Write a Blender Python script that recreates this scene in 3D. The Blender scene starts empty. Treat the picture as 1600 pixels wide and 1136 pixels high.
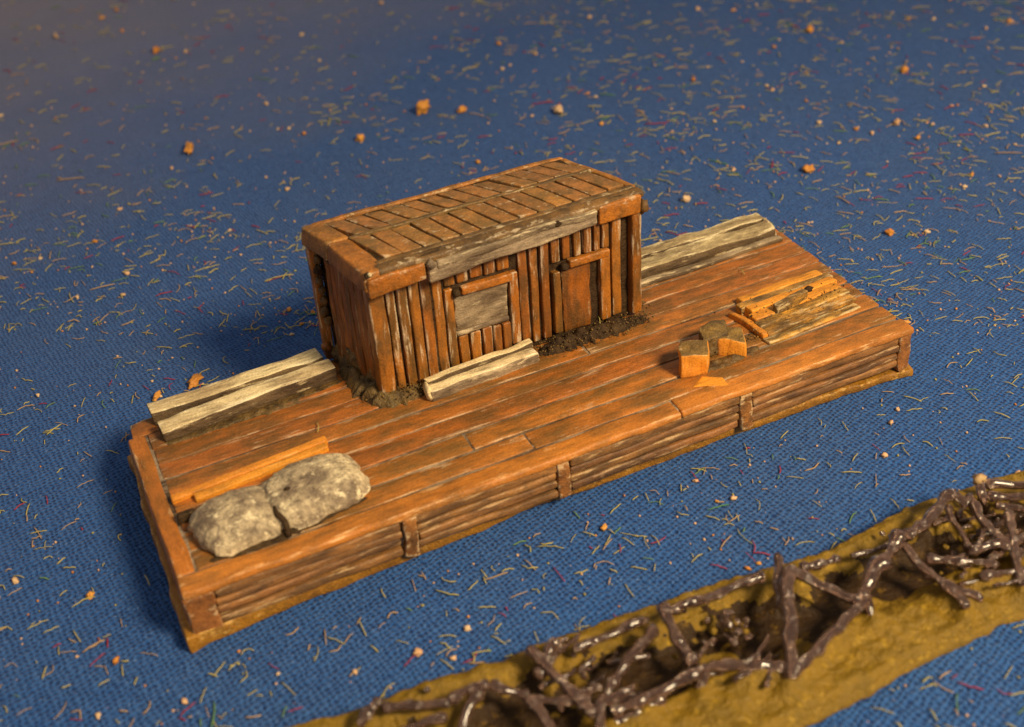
import bpy, math, random
import numpy as np
from mathutils import Vector, Matrix, noise
S = bpy.context.scene
COL = S.collection
random.seed(7)
S.unit_settings.system = 'METRIC'; S.unit_settings.scale_length = 0.01   # one unit = one centimetre

# ---------------------------------------------------------------- camera
CP = Vector((-.419, -9.005, 8.509)); AZ, PI_, RO, FP = 1.125, .568, -.071, 1727.4
def cam_axes():
    ca, sa = math.cos(AZ), math.sin(AZ)
    f = Vector((ca*math.cos(PI_), sa*math.cos(PI_), -math.sin(PI_)))
    r0 = Vector((sa, -ca, 0)); u0 = r0.cross(f)
    return math.cos(RO)*r0 + math.sin(RO)*u0, -math.sin(RO)*r0 + math.cos(RO)*u0, f
CR, CU, CF = cam_axes()
cd = bpy.data.cameras.new('camera'); cam = bpy.data.objects.new('camera', cd); COL.objects.link(cam)
M4 = Matrix((CR, CU, -CF)).transposed().to_4x4(); M4.translation = CP
cam.matrix_world = M4
cd.sensor_width = 36; cd.lens = FP/1600*36; cd.clip_start = .1; cd.clip_end = 500
cd.dof.use_dof = True; cd.dof.focus_distance = 15.0; cd.dof.aperture_fstop = .31
S.camera = cam
def at(px, py, z=0.0):                      # point of the photograph on the level z
    d = CF + CR*(px-800)/FP - CU*(py-568)/FP
    return CP + d*((z-CP.z)/d.z)

# ---------------------------------------------------------------- world, lamps, exposure
w = bpy.data.worlds.new('World'); S.world = w; w.use_nodes = True
bg = w.node_tree.nodes['Background']; bg.inputs[0].default_value = (.92, .80, .70, 1); bg.inputs[1].default_value = .33
def area(name, loc, target, size, power, col):
    l = bpy.data.lights.new(name, 'AREA'); l.shape = 'DISK'; l.size = size; l.energy = power; l.color = col
    o = bpy.data.objects.new(name, l); COL.objects.link(o); o.location = loc
    o.rotation_euler = (Vector(target)-Vector(loc)).to_track_quat('-Z', 'Y').to_euler(); return o
area('desk_lamp_light', (15.5, -24, 25), (5, 2, 0), 9.0, 19500, (1.0, .79, .50))
S.view_settings.view_transform = 'Standard'; S.view_settings.look = 'None'
S.view_settings.exposure = 0; S.view_settings.gamma = 1
S.render.engine = 'CYCLES'

# ---------------------------------------------------------------- helpers
def nd(t, typ, **kw):
    n = t.nodes.new(typ)
    for k, v in kw.items():
        if k.startswith('i_'): n.inputs[k[2:].replace('_', ' ')].default_value = v
        else: setattr(n, k, v)
    return n
def mixc(t, fac, a, b, mode='MIX'):
    m = t.nodes.new('ShaderNodeMix'); m.data_type = 'RGBA'; m.blend_type = mode; m.clamp_factor = True
    for s, v in ((0, fac), (6, a), (7, b)):
        if hasattr(v, 'is_linked') or isinstance(v, bpy.types.NodeSocket): t.links.new(v, m.inputs[s])
        else: m.inputs[s].default_value = v if s == 0 else (*v, 1)
    return m.outputs[2]
def ramp(t, src, lo, hi, a=0.0, b=1.0):
    m = t.nodes.new('ShaderNodeMapRange'); t.links.new(src, m.inputs[0])
    m.inputs[1].default_value = lo; m.inputs[2].default_value = hi; m.inputs[3].default_value = a; m.inputs[4].default_value = b
    return m.outputs[0]
def math_(t, op, a, b=0.0):
    m = t.nodes.new('ShaderNodeMath'); m.operation = op
    for i, v in enumerate((a, b)):
        if isinstance(v, bpy.types.NodeSocket): t.links.new(v, m.inputs[i])
        else: m.inputs[i].default_value = v
    return m.outputs[0]
def noise_n(t, vec, scale, detail=4, rough=.55, mapping=None):
    if mapping:
        mp = t.nodes.new('ShaderNodeMapping'); mp.inputs['Scale'].default_value = mapping; t.links.new(vec, mp.inputs[0]); vec = mp.outputs[0]
    n = t.nodes.new('ShaderNodeTexNoise'); n.inputs['Scale'].default_value = scale; n.inputs['Detail'].default_value = detail
    n.inputs['Roughness'].default_value = rough; t.links.new(vec, n.inputs['Vector']); return n.outputs['Fac']
def base_mat(name):
    m = bpy.data.materials.new(name); m.use_nodes = True; t = m.node_tree
    b = t.nodes['Principled BSDF']
    tc = t.nodes.new('ShaderNodeTexCoord'); oi = t.nodes.new('ShaderNodeObjectInfo')
    va = t.nodes.new('ShaderNodeVectorMath'); va.operation = 'MULTIPLY_ADD'
    cx = t.nodes.new('ShaderNodeCombineXYZ')
    for i in range(3): t.links.new(oi.outputs['Random'], cx.inputs[i])
    va.inputs[1].default_value = (37, 53, 71)
    t.links.new(cx.outputs[0], va.inputs[0]); t.links.new(tc.outputs['Object'], va.inputs[2])
    return m, t, b, va.outputs[0], oi.outputs['Random']
def bump(t, b, h, strength, dist):
    n = t.nodes.new('ShaderNodeBump'); n.inputs['Strength'].default_value = strength; n.inputs['Distance'].default_value = dist
    t.links.new(h, n.inputs['Height']); t.links.new(n.outputs[0], b.inputs['Normal'])
def painted(name, base, base2, wash, dry, axis='X', wash_lo=.45, wash_hi=.7, washmax=.75, streak=.45, dryamt=1.0, dry_lo=.62, rough=.5, bumpd=.02, spec=.4, edge=.9):
    """hand painted resin: base coat, blotchy wash, dark streaks along the grain, dry brushed edges"""
    m, t, b, v, rnd = base_mat(name)
    st = {'X': (.16, 1, 1), 'Y': (1, .16, 1), 'Z': (1, 1, .13), 'N': (1, 1, 1)}[axis]
    big = noise_n(t, v, 1.7, 6, .65, tuple(.35+.65*s for s in st))
    mid = noise_n(t, v, 5.5, 5, .65, tuple(.25+.75*s for s in st))
    gr = noise_n(t, v, 15, 4, .6, st)
    dr = noise_n(t, v, 11, 5, .7, st if axis != 'N' else (.45, .7, .7))
    fine = noise_n(t, v, 42, 3, .6)
    c = mixc(t, ramp(t, big, .35, .62), base, base2)
    wf = math_(t, 'MULTIPLY', ramp(t, math_(t, 'ADD', math_(t, 'MULTIPLY', mid, .6), math_(t, 'MULTIPLY', big, .4)), wash_lo, wash_hi), washmax)
    c = mixc(t, wf, c, wash)
    c = mixc(t, math_(t, 'MULTIPLY', ramp(t, gr, .5, .68), streak), c, tuple(x*.35 for x in wash))
    at_ = t.nodes.new('ShaderNodeAttribute'); at_.attribute_name = 'edge'
    ef = math_(t, 'MULTIPLY', at_.outputs['Fac'], edge)
    df = math_(t, 'MULTIPLY', ramp(t, math_(t, 'ADD', dr, math_(t, 'MULTIPLY', ef, .16)), dry_lo, dry_lo+.09), dryamt)
    c = mixc(t, df, c, dry)
    hsv = t.nodes.new('ShaderNodeHueSaturation'); t.links.new(c, hsv.inputs['Color'])
    t.links.new(math_(t, 'MULTIPLY', ramp(t, fine, .3, .7, .78, 1.22), ramp(t, rnd, 0, 1, .93, 1.07)), hsv.inputs['Value'])
    t.links.new(ramp(t, rnd, 0, 1, .496, .504), hsv.inputs['Hue'])
    t.links.new(hsv.outputs[0], b.inputs['Base Color'])
    t.links.new(ramp(t, mid, .3, .7, rough-.1, rough+.15), b.inputs['Roughness'])
    b.inputs['Specular IOR Level'].default_value = spec
    h = math_(t, 'ADD', math_(t, 'MULTIPLY', gr, .7), math_(t, 'ADD', math_(t, 'MULTIPLY', fine, .35), math_(t, 'MULTIPLY', mid, .8)))
    bump(t, b, h, .9, bumpd)
    return m
ORA = (.44, .135, .024); ORB = (.34, .10, .02); WASH = (.115, .055, .018); GREY = (.38, .30, .21)
MT = {}
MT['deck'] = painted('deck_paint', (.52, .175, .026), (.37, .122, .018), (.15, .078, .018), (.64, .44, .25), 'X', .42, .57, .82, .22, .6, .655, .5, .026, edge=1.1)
MT['deck_y'] = painted('end_board_paint', (.56, .185, .024), (.42, .135, .017), (.17, .08, .015), (.70, .48, .26), 'Y', .47, .64, .7, .25, .6, .65, .5, .025)
MT['edge'] = painted('edge_board_paint', (.58, .20, .030), (.42, .135, .02), (.19, .088, .02), (.78, .46, .20), 'X', .47, .62, .7, .3, .7, .645, .45, .025)
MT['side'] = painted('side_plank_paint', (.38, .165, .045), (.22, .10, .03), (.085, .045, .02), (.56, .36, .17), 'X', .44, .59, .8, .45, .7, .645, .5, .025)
MT['side_y'] = painted('left_side_paint', (.48, .155, .022), (.34, .11, .016), (.12, .055, .013), (.62, .40, .18), 'Y', .45, .62, .75, .35, .7, .63, .5, .03)
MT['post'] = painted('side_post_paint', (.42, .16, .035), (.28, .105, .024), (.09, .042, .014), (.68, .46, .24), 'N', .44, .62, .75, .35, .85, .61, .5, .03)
MT['wall'] = painted('wall_board_paint', (.42, .14, .017), (.27, .092, .013), (.095, .052, .014), (.62, .48, .31), 'Z', .43, .59, .8, .35, .8, .625, .45, .024)
MT['wallend'] = painted('end_wall_paint', (.40, .125, .013), (.27, .085, .011), (.095, .05, .012), (.54, .41, .23), 'Z', .43, .60, .78, .4, .65, .65, .45, .04)
MT['lintel'] = painted('lintel_paint', (.52, .17, .018), (.37, .12, .014), (.14, .068, .014), (.60, .44, .26), 'N', .47, .64, .7, .3, .7, .655, .45, .025)
MT['tile'] = painted('roof_tile_paint', (.44, .19, .044), (.31, .135, .030), (.15, .092, .03), (.62, .48, .30), 'N', .42, .58, .8, .25, .7, .65, .5, .022)
MT['rooftrim'] = painted('roof_trim_paint', (.24, .125, .032), (.14, .078, .022), (.06, .036, .013), (.50, .39, .23), 'N', .42, .60, .75, .35, .8, .665, .5, .025)
MT['rooftrim_y'] = painted('roof_end_paint', (.46, .175, .026), (.32, .12, .018), (.12, .065, .016), (.62, .44, .23), 'N', .43, .60, .72, .3, .7, .66, .45, .028)
MT['grey'] = painted('weathered_grey_paint', (.38, .28, .17), (.25, .175, .10), (.085, .052, .028), (.74, .58, .34), 'X', .44, .62, .85, .4, .7, .62, .6, .035)
MT['cream'] = painted('cream_timber_paint', (.90, .74, .41), (.68, .52, .27), (.28, .18, .09), (1.0, .88, .58), 'X', .47, .63, .75, .55, .7, .60, .6, .035)
MT['agedcream'] = painted('aged_timber_paint', (.66, .52, .27), (.42, .31, .15), (.14, .09, .045), (.95, .80, .48), 'X', .43, .60, .8, .5, .7, .60, .6, .04)
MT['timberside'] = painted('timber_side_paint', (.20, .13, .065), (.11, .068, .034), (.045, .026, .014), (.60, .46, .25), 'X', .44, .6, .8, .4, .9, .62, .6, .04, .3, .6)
MT['darkwood'] = painted('dark_wash', (.05, .028, .013), (.085, .05, .02), (.018, .010, .006), (.20, .14, .06), 'N', .45, .6, .8, .4, .5, .68, .6, .05, .15)
MT['joint'] = painted('joint_wash', (.44, .32, .20), (.085, .048, .024), (.05, .028, .013), (.60, .48, .34), 'X', .5, .6, .85, .5, .6, .58, .6, .02)
MT['ochre'] = painted('ochre_base_paint', (.44, .20, .010), (.30, .13, .008), (.12, .065, .010), (.70, .42, .10), 'N', .48, .68, .7, .25, .7, .66, .4, .04, .5)
MT['orange'] = painted('bright_orange_paint', (.80, .32, .03), (.60, .22, .02), (.16, .085, .02), (.88, .55, .18), 'X', .50, .64, .8, .4, .5, .66, .5, .02)
MT['blockface'] = painted('cut_block_paint', (.84, .34, .03), (.70, .26, .025), (.40, .16, .02), (.88, .6, .25), 'Z', .56, .72, .6, .2, .5, .66, .5, .02)
MT['blocktop'] = painted('block_top_paint', (.34, .20, .045), (.20, .12, .03), (.08, .05, .018), (.70, .48, .22), 'N', .45, .62, .8, .3, .6, .63, .5, .04)
MT['lumber'] = painted('lumber_paint', (.78, .36, .05), (.48, .25, .045), (.10, .06, .022), (.66, .50, .26), 'X', .43, .56, .9, .6, .7, .60, .5, .035)
MT['olive'] = painted('olive_mud_paint', (.13, .088, .026), (.22, .125, .035), (.04, .025, .01), (.38, .27, .1), 'N', .44, .6, .85, .4, .7, .64, .45, .05)
MT['sack'] = painted('sack_paint', (.70, .56, .34), (.42, .32, .20), (.15, .105, .07), (.95, .80, .50), 'N', .43, .58, .82, .5, .8, .59, .6, .05)

def mat_cloth():
    m = bpy.data.materials.new('blue_cotton'); m.use_nodes = True; t = m.node_tree; b = t.nodes['Principled BSDF']
    tc = t.nodes.new('ShaderNodeTexCoord')
    mp = t.nodes.new('ShaderNodeMapping'); mp.inputs['Rotation'].default_value = (0, 0, math.radians(-56)); t.links.new(tc.outputs['Object'], mp.inputs[0])
    wob = t.nodes.new('ShaderNodeTexNoise'); wob.inputs['Scale'].default_value = 7; wob.inputs['Detail'].default_value = 3; t.links.new(tc.outputs['Object'], wob.inputs['Vector'])
    va = t.nodes.new('ShaderNodeVectorMath'); va.operation = 'MULTIPLY_ADD'; va.inputs[1].default_value = (.11, .11, 0)
    t.links.new(wob.outputs['Color'], va.inputs[0]); t.links.new(mp.outputs[0], va.inputs[2])
    sp = t.nodes.new('ShaderNodeSeparateXYZ'); t.links.new(va.outputs[0], sp.inputs[0])
    k = 2*math.pi/.100
    sx = math_(t, 'SINE', math_(t, 'MULTIPLY', sp.outputs[0], k*1.0)); sy = math_(t, 'SINE', math_(t, 'MULTIPLY', sp.outputs[1], k*1.15))
    weave = math_(t, 'MULTIPLY', sx, sy)                                   # over-under threads
    fz = noise_n(t, tc.outputs['Object'], 22, 3, .7)
    fz2 = noise_n(t, tc.outputs['Object'], 9, 3, .6)
    hole = math_(t, 'MULTIPLY', ramp(t, math_(t, 'ADD', weave, math_(t, 'MULTIPLY', fz2, 2.2)), .1, 1.15, 1, 0), 1)
    c = mixc(t, ramp(t, fz, .3, .7), (.015, .076, .275), (.048, .142, .40))
    big = noise_n(t, tc.outputs['Object'], .22, 5, .6)
    c = mixc(t, math_(t, 'MULTIPLY', ramp(t, big, .46, .66), .25), c, (.06, .11, .22))     # dusty rubbed patches
    fl = noise_n(t, tc.outputs['Object'], 34, 1, .5)
    c = mixc(t, math_(t, 'MULTIPLY', ramp(t, fl, .68, .76), .45), c, (.25, .36, .56))       # lint
    c = mixc(t, math_(t, 'MULTIPLY', hole, .80), c, (.003, .018, .095))
    # the far left part of the cloth is mixed towards grey
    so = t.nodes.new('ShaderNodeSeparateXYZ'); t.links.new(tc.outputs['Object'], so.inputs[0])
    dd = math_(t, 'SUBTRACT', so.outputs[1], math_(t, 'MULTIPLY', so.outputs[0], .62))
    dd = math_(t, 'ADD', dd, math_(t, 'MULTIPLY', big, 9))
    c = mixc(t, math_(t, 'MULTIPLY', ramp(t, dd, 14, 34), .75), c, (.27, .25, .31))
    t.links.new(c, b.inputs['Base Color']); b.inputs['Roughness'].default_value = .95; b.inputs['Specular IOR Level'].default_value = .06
    b.inputs['Sheen Weight'].default_value = .08; b.inputs['Sheen Roughness'].default_value = .5; b.inputs['Sheen Tint'].default_value = (.9, .85, .9, 1)
    bump(t, b, math_(t, 'ADD', math_(t, 'MULTIPLY', weave, .5), fz), .8, .03)
    return m
def mat_simple(name, cols, rough=.6, spec=.4, scale=6, coat=0, bd=.01):
    m, t, b, v, rnd = base_mat(name)
    n = noise_n(t, v, scale, 5, .65)
    c = mixc(t, ramp(t, n, .35, .65), cols[0], cols[1])
    if len(cols) > 2: c = mixc(t, ramp(t, rnd, 0, 1), c, cols[2])
    if len(cols) > 3: c = mixc(t, ramp(t, noise_n(t, v, scale*2.2, 4, .7), .56, .68), c, cols[3])
    t.links.new(c, b.inputs['Base Color']); b.inputs['Roughness'].default_value = rough; b.inputs['Specular IOR Level'].default_value = spec
    b.inputs['Coat Weight'].default_value = coat; b.inputs['Coat Roughness'].default_value = .2
    bump(t, b, noise_n(t, v, scale*4, 4, .6), .6, bd); return m
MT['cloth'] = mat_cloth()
MT['bark'] = mat_simple('glossy_brown_paint', [(.075, .033, .020), (.26, .14, .09), (.15, .075, .048), (1.0, .84, .70)], .24, 1, 8, 1.0, .20)  # last colour: pale patches painted on as highlights of the poles
MT['bark'].node_tree.nodes['Principled BSDF'].inputs['Metallic'].default_value = .75
MT['bark'].node_tree.nodes['Principled BSDF'].inputs['Coat Roughness'].default_value = .08
MT['pole_end'] = mat_simple('tan_paint', [(.5, .34, .15), (.38, .22, .1)], .5, .4, 8)
MT['ground'] = mat_simple('ochre_ground_paint', [(.29, .16, .003), (.10, .062, .004), (.21, .122, .004), (.38, .23, .014)], .50, .4, 4.5, 0, .09)
MT['pit'] = mat_simple('dark_pit_paint_and_shade', [(.022, .011, .005), (.06, .03, .008), (.035, .018, .006), (.13, .07, .008)], .5, .2, 4, 0, .08)  # dark pit brown, with the shade in the pits painted in
MT['fib_tan'] = mat_simple('tan_fibre', [(.36, .33, .09), (.26, .24, .07), (.48, .40, .12)], .6)
MT['fib_brown'] = mat_simple('brown_fibre', [(.32, .19, .08), (.40, .25, .1), (.46, .30, .15)], .6)
MT['fib_green'] = mat_simple('green_fibre', [(.04, .20, .08), (.08, .24, .06), (.16, .26, .07)], .6)
MT['fib_red'] = mat_simple('magenta_fibre', [(.30, .02, .06), (.22, .02, .07), (.36, .03, .04)], .6)
MT['crumb_pale'] = mat_simple('pale_crumb', [(.72, .42, .22), (.60, .32, .16), (.7, .5, .28)], .6)
MT['crumb_orange'] = mat_simple('orange_crumb', [(.62, .24, .035), (.45, .15, .02), (.68, .32, .06)], .6)

def tag(o, label=None, cat=None, group=None, kind=None):
    for k, v in (('label', label), ('category', cat), ('group', group), ('kind', kind)):
        if v: o[k] = v
    return o
def empty(name, loc, label, cat, group=None):
    o = bpy.data.objects.new(name, None); COL.objects.link(o); o.location = loc; o.empty_display_size = .2
    return tag(o, label, cat, group)
def wloc(o):
    l = Vector((0, 0, 0))
    while o: l += o.location; o = o.parent
    return l
def mesh_obj(name, verts, faces, mat, parent=None, edge=None, origin=None, smooth=True, mats=None, mi=None):
    me = bpy.data.meshes.new(name)
    if parent: off = wloc(parent)
    else:
        off = Vector(origin) if origin is not None else Vector((sum(v[0] for v in verts)/len(verts), sum(v[1] for v in verts)/len(verts), min(v[2] for v in verts)))
    me.from_pydata([(v[0]-off.x, v[1]-off.y, v[2]-off.z) for v in verts], [], faces)
    if smooth: me.polygons.foreach_set('use_smooth', [True]*len(me.polygons))
    if edge:
        a = me.attributes.new('edge', 'FLOAT', 'POINT'); a.data.foreach_set('value', edge)
    for mm in (mats or [mat]): me.materials.append(mm)
    if mi: me.polygons.foreach_set('material_index', mi)
    me.update()
    o = bpy.data.objects.new(name, me); COL.objects.link(o)
    if parent: o.parent = parent
    else: o.location = off
    return o
SEED = [0]
def piece(name, base, top, mat, parent=None, r=.02, amp=.012, freq=3.0, seg=.22, mats=None, fn=None, origin=None):
    """a hand cut block: base and top are quads (4 points, same order); edges rounded by r, faces roughened by amp"""
    b = [Vector(p) for p in base]; tp = [Vector(p) for p in top]
    Lx = (b[1]-b[0]).length; Ly = (b[3]-b[0]).length; Lz = sum(((tp[i]-b[i]).length for i in range(4)))/4
    SEED[0] += 1; sd = Vector((SEED[0]*3.7, SEED[0]*1.3, SEED[0]*2.1))
    r = min(r, Lx*.45, Ly*.45, Lz*.45)
    def ax(L):
        n = max(1, min(60, int(round((L-2*r)/seg))))
        return [0, .35*r] + [r+(L-2*r)*i/n for i in range(n+1)] + [L-.35*r, L]
    A, B, C = ax(Lx), ax(Ly), ax(Lz); na, nb, nc = len(A)-1, len(B)-1, len(C)-1
    idx = {}; V = []; E = []
    def vid(i, j, k):
        key = (i, j, k)
        if key in idx: return idx[key]
        p = Vector((A[i], B[j], C[k]))
        q = Vector((min(max(p.x, r), Lx-r), min(max(p.y, r), Ly-r), min(max(p.z, r), Lz-r)))
        d = p-q
        if d.length > 1e-9: q = q + d.normalized()*r
        ds = sorted((min(p.x, Lx-p.x), min(p.y, Ly-p.y), min(p.z, Lz-p.z)))
        u, v, s = q.x/Lx, q.y/Ly, q.z/Lz
        lo = (b[0]*(1-u)+b[1]*u)*(1-v) + (b[3]*(1-u)+b[2]*u)*v
        hi = (tp[0]*(1-u)+tp[1]*u)*(1-v) + (tp[3]*(1-u)+tp[2]*u)*v
        P = lo*(1-s)+hi*s
        P = P + noise.noise_vector(P*freq+sd)*amp + noise.noise_vector(P*freq*.3+sd)*amp*1.2
        if fn: P = fn(P, u, v, s)
        idx[key] = len(V); V.append(P); E.append(max(0, 1-ds[1]/(2.2*r+1e-6)))
        return idx[key]
    F = []; MI = []
    for i in range(na):
        for j in range(nb):
            F.append((vid(i, j, 0), vid(i, j+1, 0), vid(i+1, j+1, 0), vid(i+1, j, 0))); MI.append(0)
            F.append((vid(i, j, nc), vid(i+1, j, nc), vid(i+1, j+1, nc), vid(i, j+1, nc))); MI.append(1)
    for i in range(na):
        for k in range(nc):
            F.append((vid(i, 0, k), vid(i+1, 0, k), vid(i+1, 0, k+1), vid(i, 0, k+1))); MI.append(0)
            F.append((vid(i, nb, k), vid(i, nb, k+1), vid(i+1, nb, k+1), vid(i+1, nb, k))); MI.append(0)
    for j in range(nb):
        for k in range(nc):
            F.append((vid(0, j, k), vid(0, j, k+1), vid(0, j+1, k+1), vid(0, j+1, k))); MI.append(0)
            F.append((vid(na, j, k), vid(na, j+1, k), vid(na, j+1, k+1), vid(na, j, k+1))); MI.append(0)
    return mesh_obj(name, V, F, mat, parent, E, origin, mats=mats, mi=MI if mats else None)
def box(name, x0, x1, y0, y1, z0, z1, mat, parent=None, j=0.0, **kw):
    q = lambda: random.uniform(-j, j)
    b = [(x0+q(), y0, z0+q()), (x1+q(), y0, z0+q()), (x1+q(), y1, z0+q()), (x0+q(), y1, z0+q())]
    t = [(x0+q(), y0+q()*.5, z1+q()), (x1+q(), y0+q()*.5, z1+q()), (x1+q(), y1, z1+q()), (x0+q(), y1, z1+q())]
    return piece(name, b, t, mat, parent, **kw)
def tube_data(pts, rad, ns=8, wob=0.0, bfreq=9, caps=True):
    pts = [Vector(p) for p in pts]; V = []; F = []; n = len(pts)
    SEED[0] += 1; sd = Vector((SEED[0]*5.1, 2.3, SEED[0]))
    up = Vector((0, 0, 1))
    for i, p in enumerate(pts):
        tg = (pts[min(i+1, n-1)]-pts[max(i-1, 0)]).normalized()
        sx = tg.cross(up); sx = sx.normalized() if sx.length > .05 else tg.cross(Vector((0, 1, 0))).normalized()
        sy = sx.cross(tg)
        rr = rad[i] if hasattr(rad, '__len__') else rad
        for a in range(ns):
            an = 2*math.pi*a/ns; d = sx*math.cos(an)+sy*math.sin(an)
            k = 1 + wob*noise.noise((p+d*rr)*bfreq+sd)
            V.append(p+d*rr*k)
    for i in range(n-1):
        for a in range(ns):
            F.append((i*ns+a, i*ns+(a+1) % ns, (i+1)*ns+(a+1) % ns, (i+1)*ns+a))
    if caps: F.append(tuple(range(ns))[::-1]); F.append(tuple((n-1)*ns+a for a in range(ns)))
    return V, F
def lerp(a, b, t): return a+(b-a)*t

# ---------------------------------------------------------------- cloth
def build_cloth():
    xs = np.concatenate([np.linspace(-60, -12, 14), np.linspace(-11, 26, 220), np.linspace(28, 80, 14)])
    ys = np.concatenate([np.linspace(-22, -8, 14), np.linspace(-7.8, 24, 200), np.linspace(25, 90, 24)])
    V = []; F = []
    for y in ys:
        for x in xs:
            z = .08*noise.noise(Vector((x*.35, y*.3, 0))) + .018*noise.noise(Vector((x*1.3, y*1.1, 4)))
            dx = max(0, -.3-x, x-10.5); dy = max(0, -.4-y, y-3.8); m = min(1, math.hypot(dx, dy)/1.6)
            V.append((x, y, z*m - .035))
    nx = len(xs)
    for j in range(len(ys)-1):
        for i in range(nx-1): F.append((j*nx+i, j*nx+i+1, (j+1)*nx+i+1, (j+1)*nx+i))
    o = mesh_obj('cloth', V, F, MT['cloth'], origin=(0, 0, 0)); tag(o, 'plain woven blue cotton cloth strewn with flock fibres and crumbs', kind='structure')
build_cloth()

# ---------------------------------------------------------------- raft
HD = .716
DC = [Vector((0, -.02, HD)), Vector((9.76, -.14, HD)), Vector((10.27, 3.54, HD)), Vector((.08, 3.46, HD))]
def D(u, v, z=HD):
    p = (DC[0]*(1-u)+DC[1]*u)*(1-v) + (DC[3]*(1-u)+DC[2]*u)*v; p.z = z; return p
raft = empty('wooden_raft', (5, 1.7, 0), 'long flat brown plank raft painted orange brown standing on blue cloth', 'raft')
def base_fn(P, u, v, s):
    out = Vector((u-.5, (v-.5), 0))
    k = .035+.07*noise.noise(Vector((P.x*1.1, P.y*1.1, 3)))+.05*noise.noise(Vector((P.x*3.5, P.y*3.5, 1)))
    e = Vector((0, 0, 0))
    if v < .05: e.y -= .03+.045*noise.noise(Vector((P.x*1.1, 0, 3)))+.03*noise.noise(Vector((P.x*3.5, 0, 1)))-.19*math.sin(math.pi*min(1, max(0, u)))**.6
    if v > .95: e.y += k
    if u < .02: e.x -= k*.8
    if u > .98: e.x += k
    if s > .5: P.z += .05*noise.noise(Vector((P.x*.9, P.y*.9, 8)))+.05*(.5-u)*2*(1 if u < .5 else .7)
    return P+e
piece('ochre_base', [D(-.004, -.01, -.03), D(1.003, -.01, -.03), D(1.003, 1.01, -.03), D(-.004, 1.01, -.03)],
      [D(-.004, -.01, .13), D(1.003, -.01, .13), D(1.003, 1.01, .13), D(-.004, 1.01, .13)], MT['ochre'], raft, r=.03, amp=.02, freq=4, seg=.1, fn=base_fn)
piece('hull', [D(.006, .024, .10), D(.994, .024, .10), D(.994, .984, .10), D(.006, .984, .10)],
      [D(.006, .024, HD-.018), D(.994, .024, HD-.018), D(.994, .984, HD-.018), D(.006, .984, HD-.018)], MT['joint'], raft, r=.03, amp=.008, seg=.12)
def warp(P, u=0, v=0, s=0):
    return P
def round_corner(P, u, v, s):
    # the back left corner of the casting is rounded off
    c = D(.03, .93); d = Vector((P.x-c.x, P.y-c.y, 0))
    if d.x < 0 and d.y > 0 and d.length > .24: k = .24/d.length; P.x = c.x+d.x*k; P.y = c.y+d.y*k
    return P
vj = [.088, .186, .289, .390, .490, .585, .683, .780, .885, .985]
def jit(u, k): return .006*noise.noise(Vector((u*6, k*7.7, 1)))
for k in range(len(vj)-1):
    v0, v1 = vj[k]+.0044, vj[k+1]-.0044
    cuts = {0: [.022, .43, 1.0-.004], 1: [.022, .365, .996], 2: [.022, .70, .996], 3: [.022, .996], 4: [.022, .58, .996], 5: [.022, .30, .996], 6: [.022, .996], 7: [.022, .52, .996], 8: [.004, .996]}[k]
    for a, b_ in zip(cuts[:-1], cuts[1:]):
        a += .0012; b_ -= .0012; dz = random.uniform(-.008, .006)
        z1 = HD+dz; z0 = HD-.07
        j = [random.uniform(-.0035, .0035) for _ in range(4)]
        def fnp(P, u, v, s, kk=k):
            wv = .02*noise.noise(Vector((P.x*1.1, kk*5.1+(0 if v < .5 else 5.1), 2)))
            P = Vector((P.x, P.y+wv, P.z))
            return round_corner(P, u, v, s) if kk == 8 else P
        piece('plank', [D(a, v0+j[0], z0), D(b_, v0+j[1], z0), D(b_, v1+j[2], z0), D(a, v1+j[3], z0)],
              [D(a, v0+j[0], z1), D(b_, v0+j[1], z1), D(b_, v1+j[2], z1), D(a, v1+j[3], z1)], MT['deck'], raft, r=.016, amp=.006, freq=2.5, seg=.13, fn=fnp)
# front edge board in two lengths, left end board
for a, b_ in ((.0, .62), (.6215, 1.0)):
    piece('edge_board', [D(a, -.002, HD-.085), D(b_, -.002, HD-.085), D(b_, .083, HD-.085), D(a, .083, HD-.085)],
          [D(a, 0.004, HD+.004), D(b_, 0.004, HD+.004), D(b_, .083, HD), D(a, .083, HD)], MT['edge'], raft, r=.028, amp=.016, freq=3, seg=.08)
piece('end_board', [D(-.002, .09, HD-.16), D(.020, .09, HD-.16), D(.020, .885, HD-.16), D(-.002, .885, HD-.16)],
      [D(.0, .09, HD+.004), D(.020, .09, HD), D(.020, .885, HD), D(.0, .885, HD+.004)], MT['deck_y'], raft, r=.03, amp=.012, seg=.1)
# front side: posts and three strakes in each bay
posts = [(-.001, .030), (.244, .262), (.445, .462), (.712, .730), (.978, 1.001)]
for i, (a, b_) in enumerate(posts):
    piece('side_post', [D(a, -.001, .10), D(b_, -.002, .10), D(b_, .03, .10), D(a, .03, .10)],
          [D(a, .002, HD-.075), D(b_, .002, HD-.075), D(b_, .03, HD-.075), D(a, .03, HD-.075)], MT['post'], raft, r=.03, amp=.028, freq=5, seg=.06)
for (a0, a), (b_, b1) in zip(posts[:-1], posts[1:]):
    zs = [.15, .27, .385, .50, HD-.078]
    for k in range(4):
        z0, z1 = zs[k]+.010+random.uniform(-.006, .006), zs[k+1]-.010+random.uniform(-.006, .006)
        o = random.uniform(-.003, .003)+(.004 if k == 0 else 0)
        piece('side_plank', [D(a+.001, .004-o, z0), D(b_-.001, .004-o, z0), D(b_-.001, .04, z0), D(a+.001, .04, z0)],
              [D(a+.001, .006-o, z1), D(b_-.001, .006-o, z1), D(b_-.001, .04, z1), D(a+.001, .04, z1)], MT['side'], raft, r=.03, amp=.018, freq=2.2, seg=.07)
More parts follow.
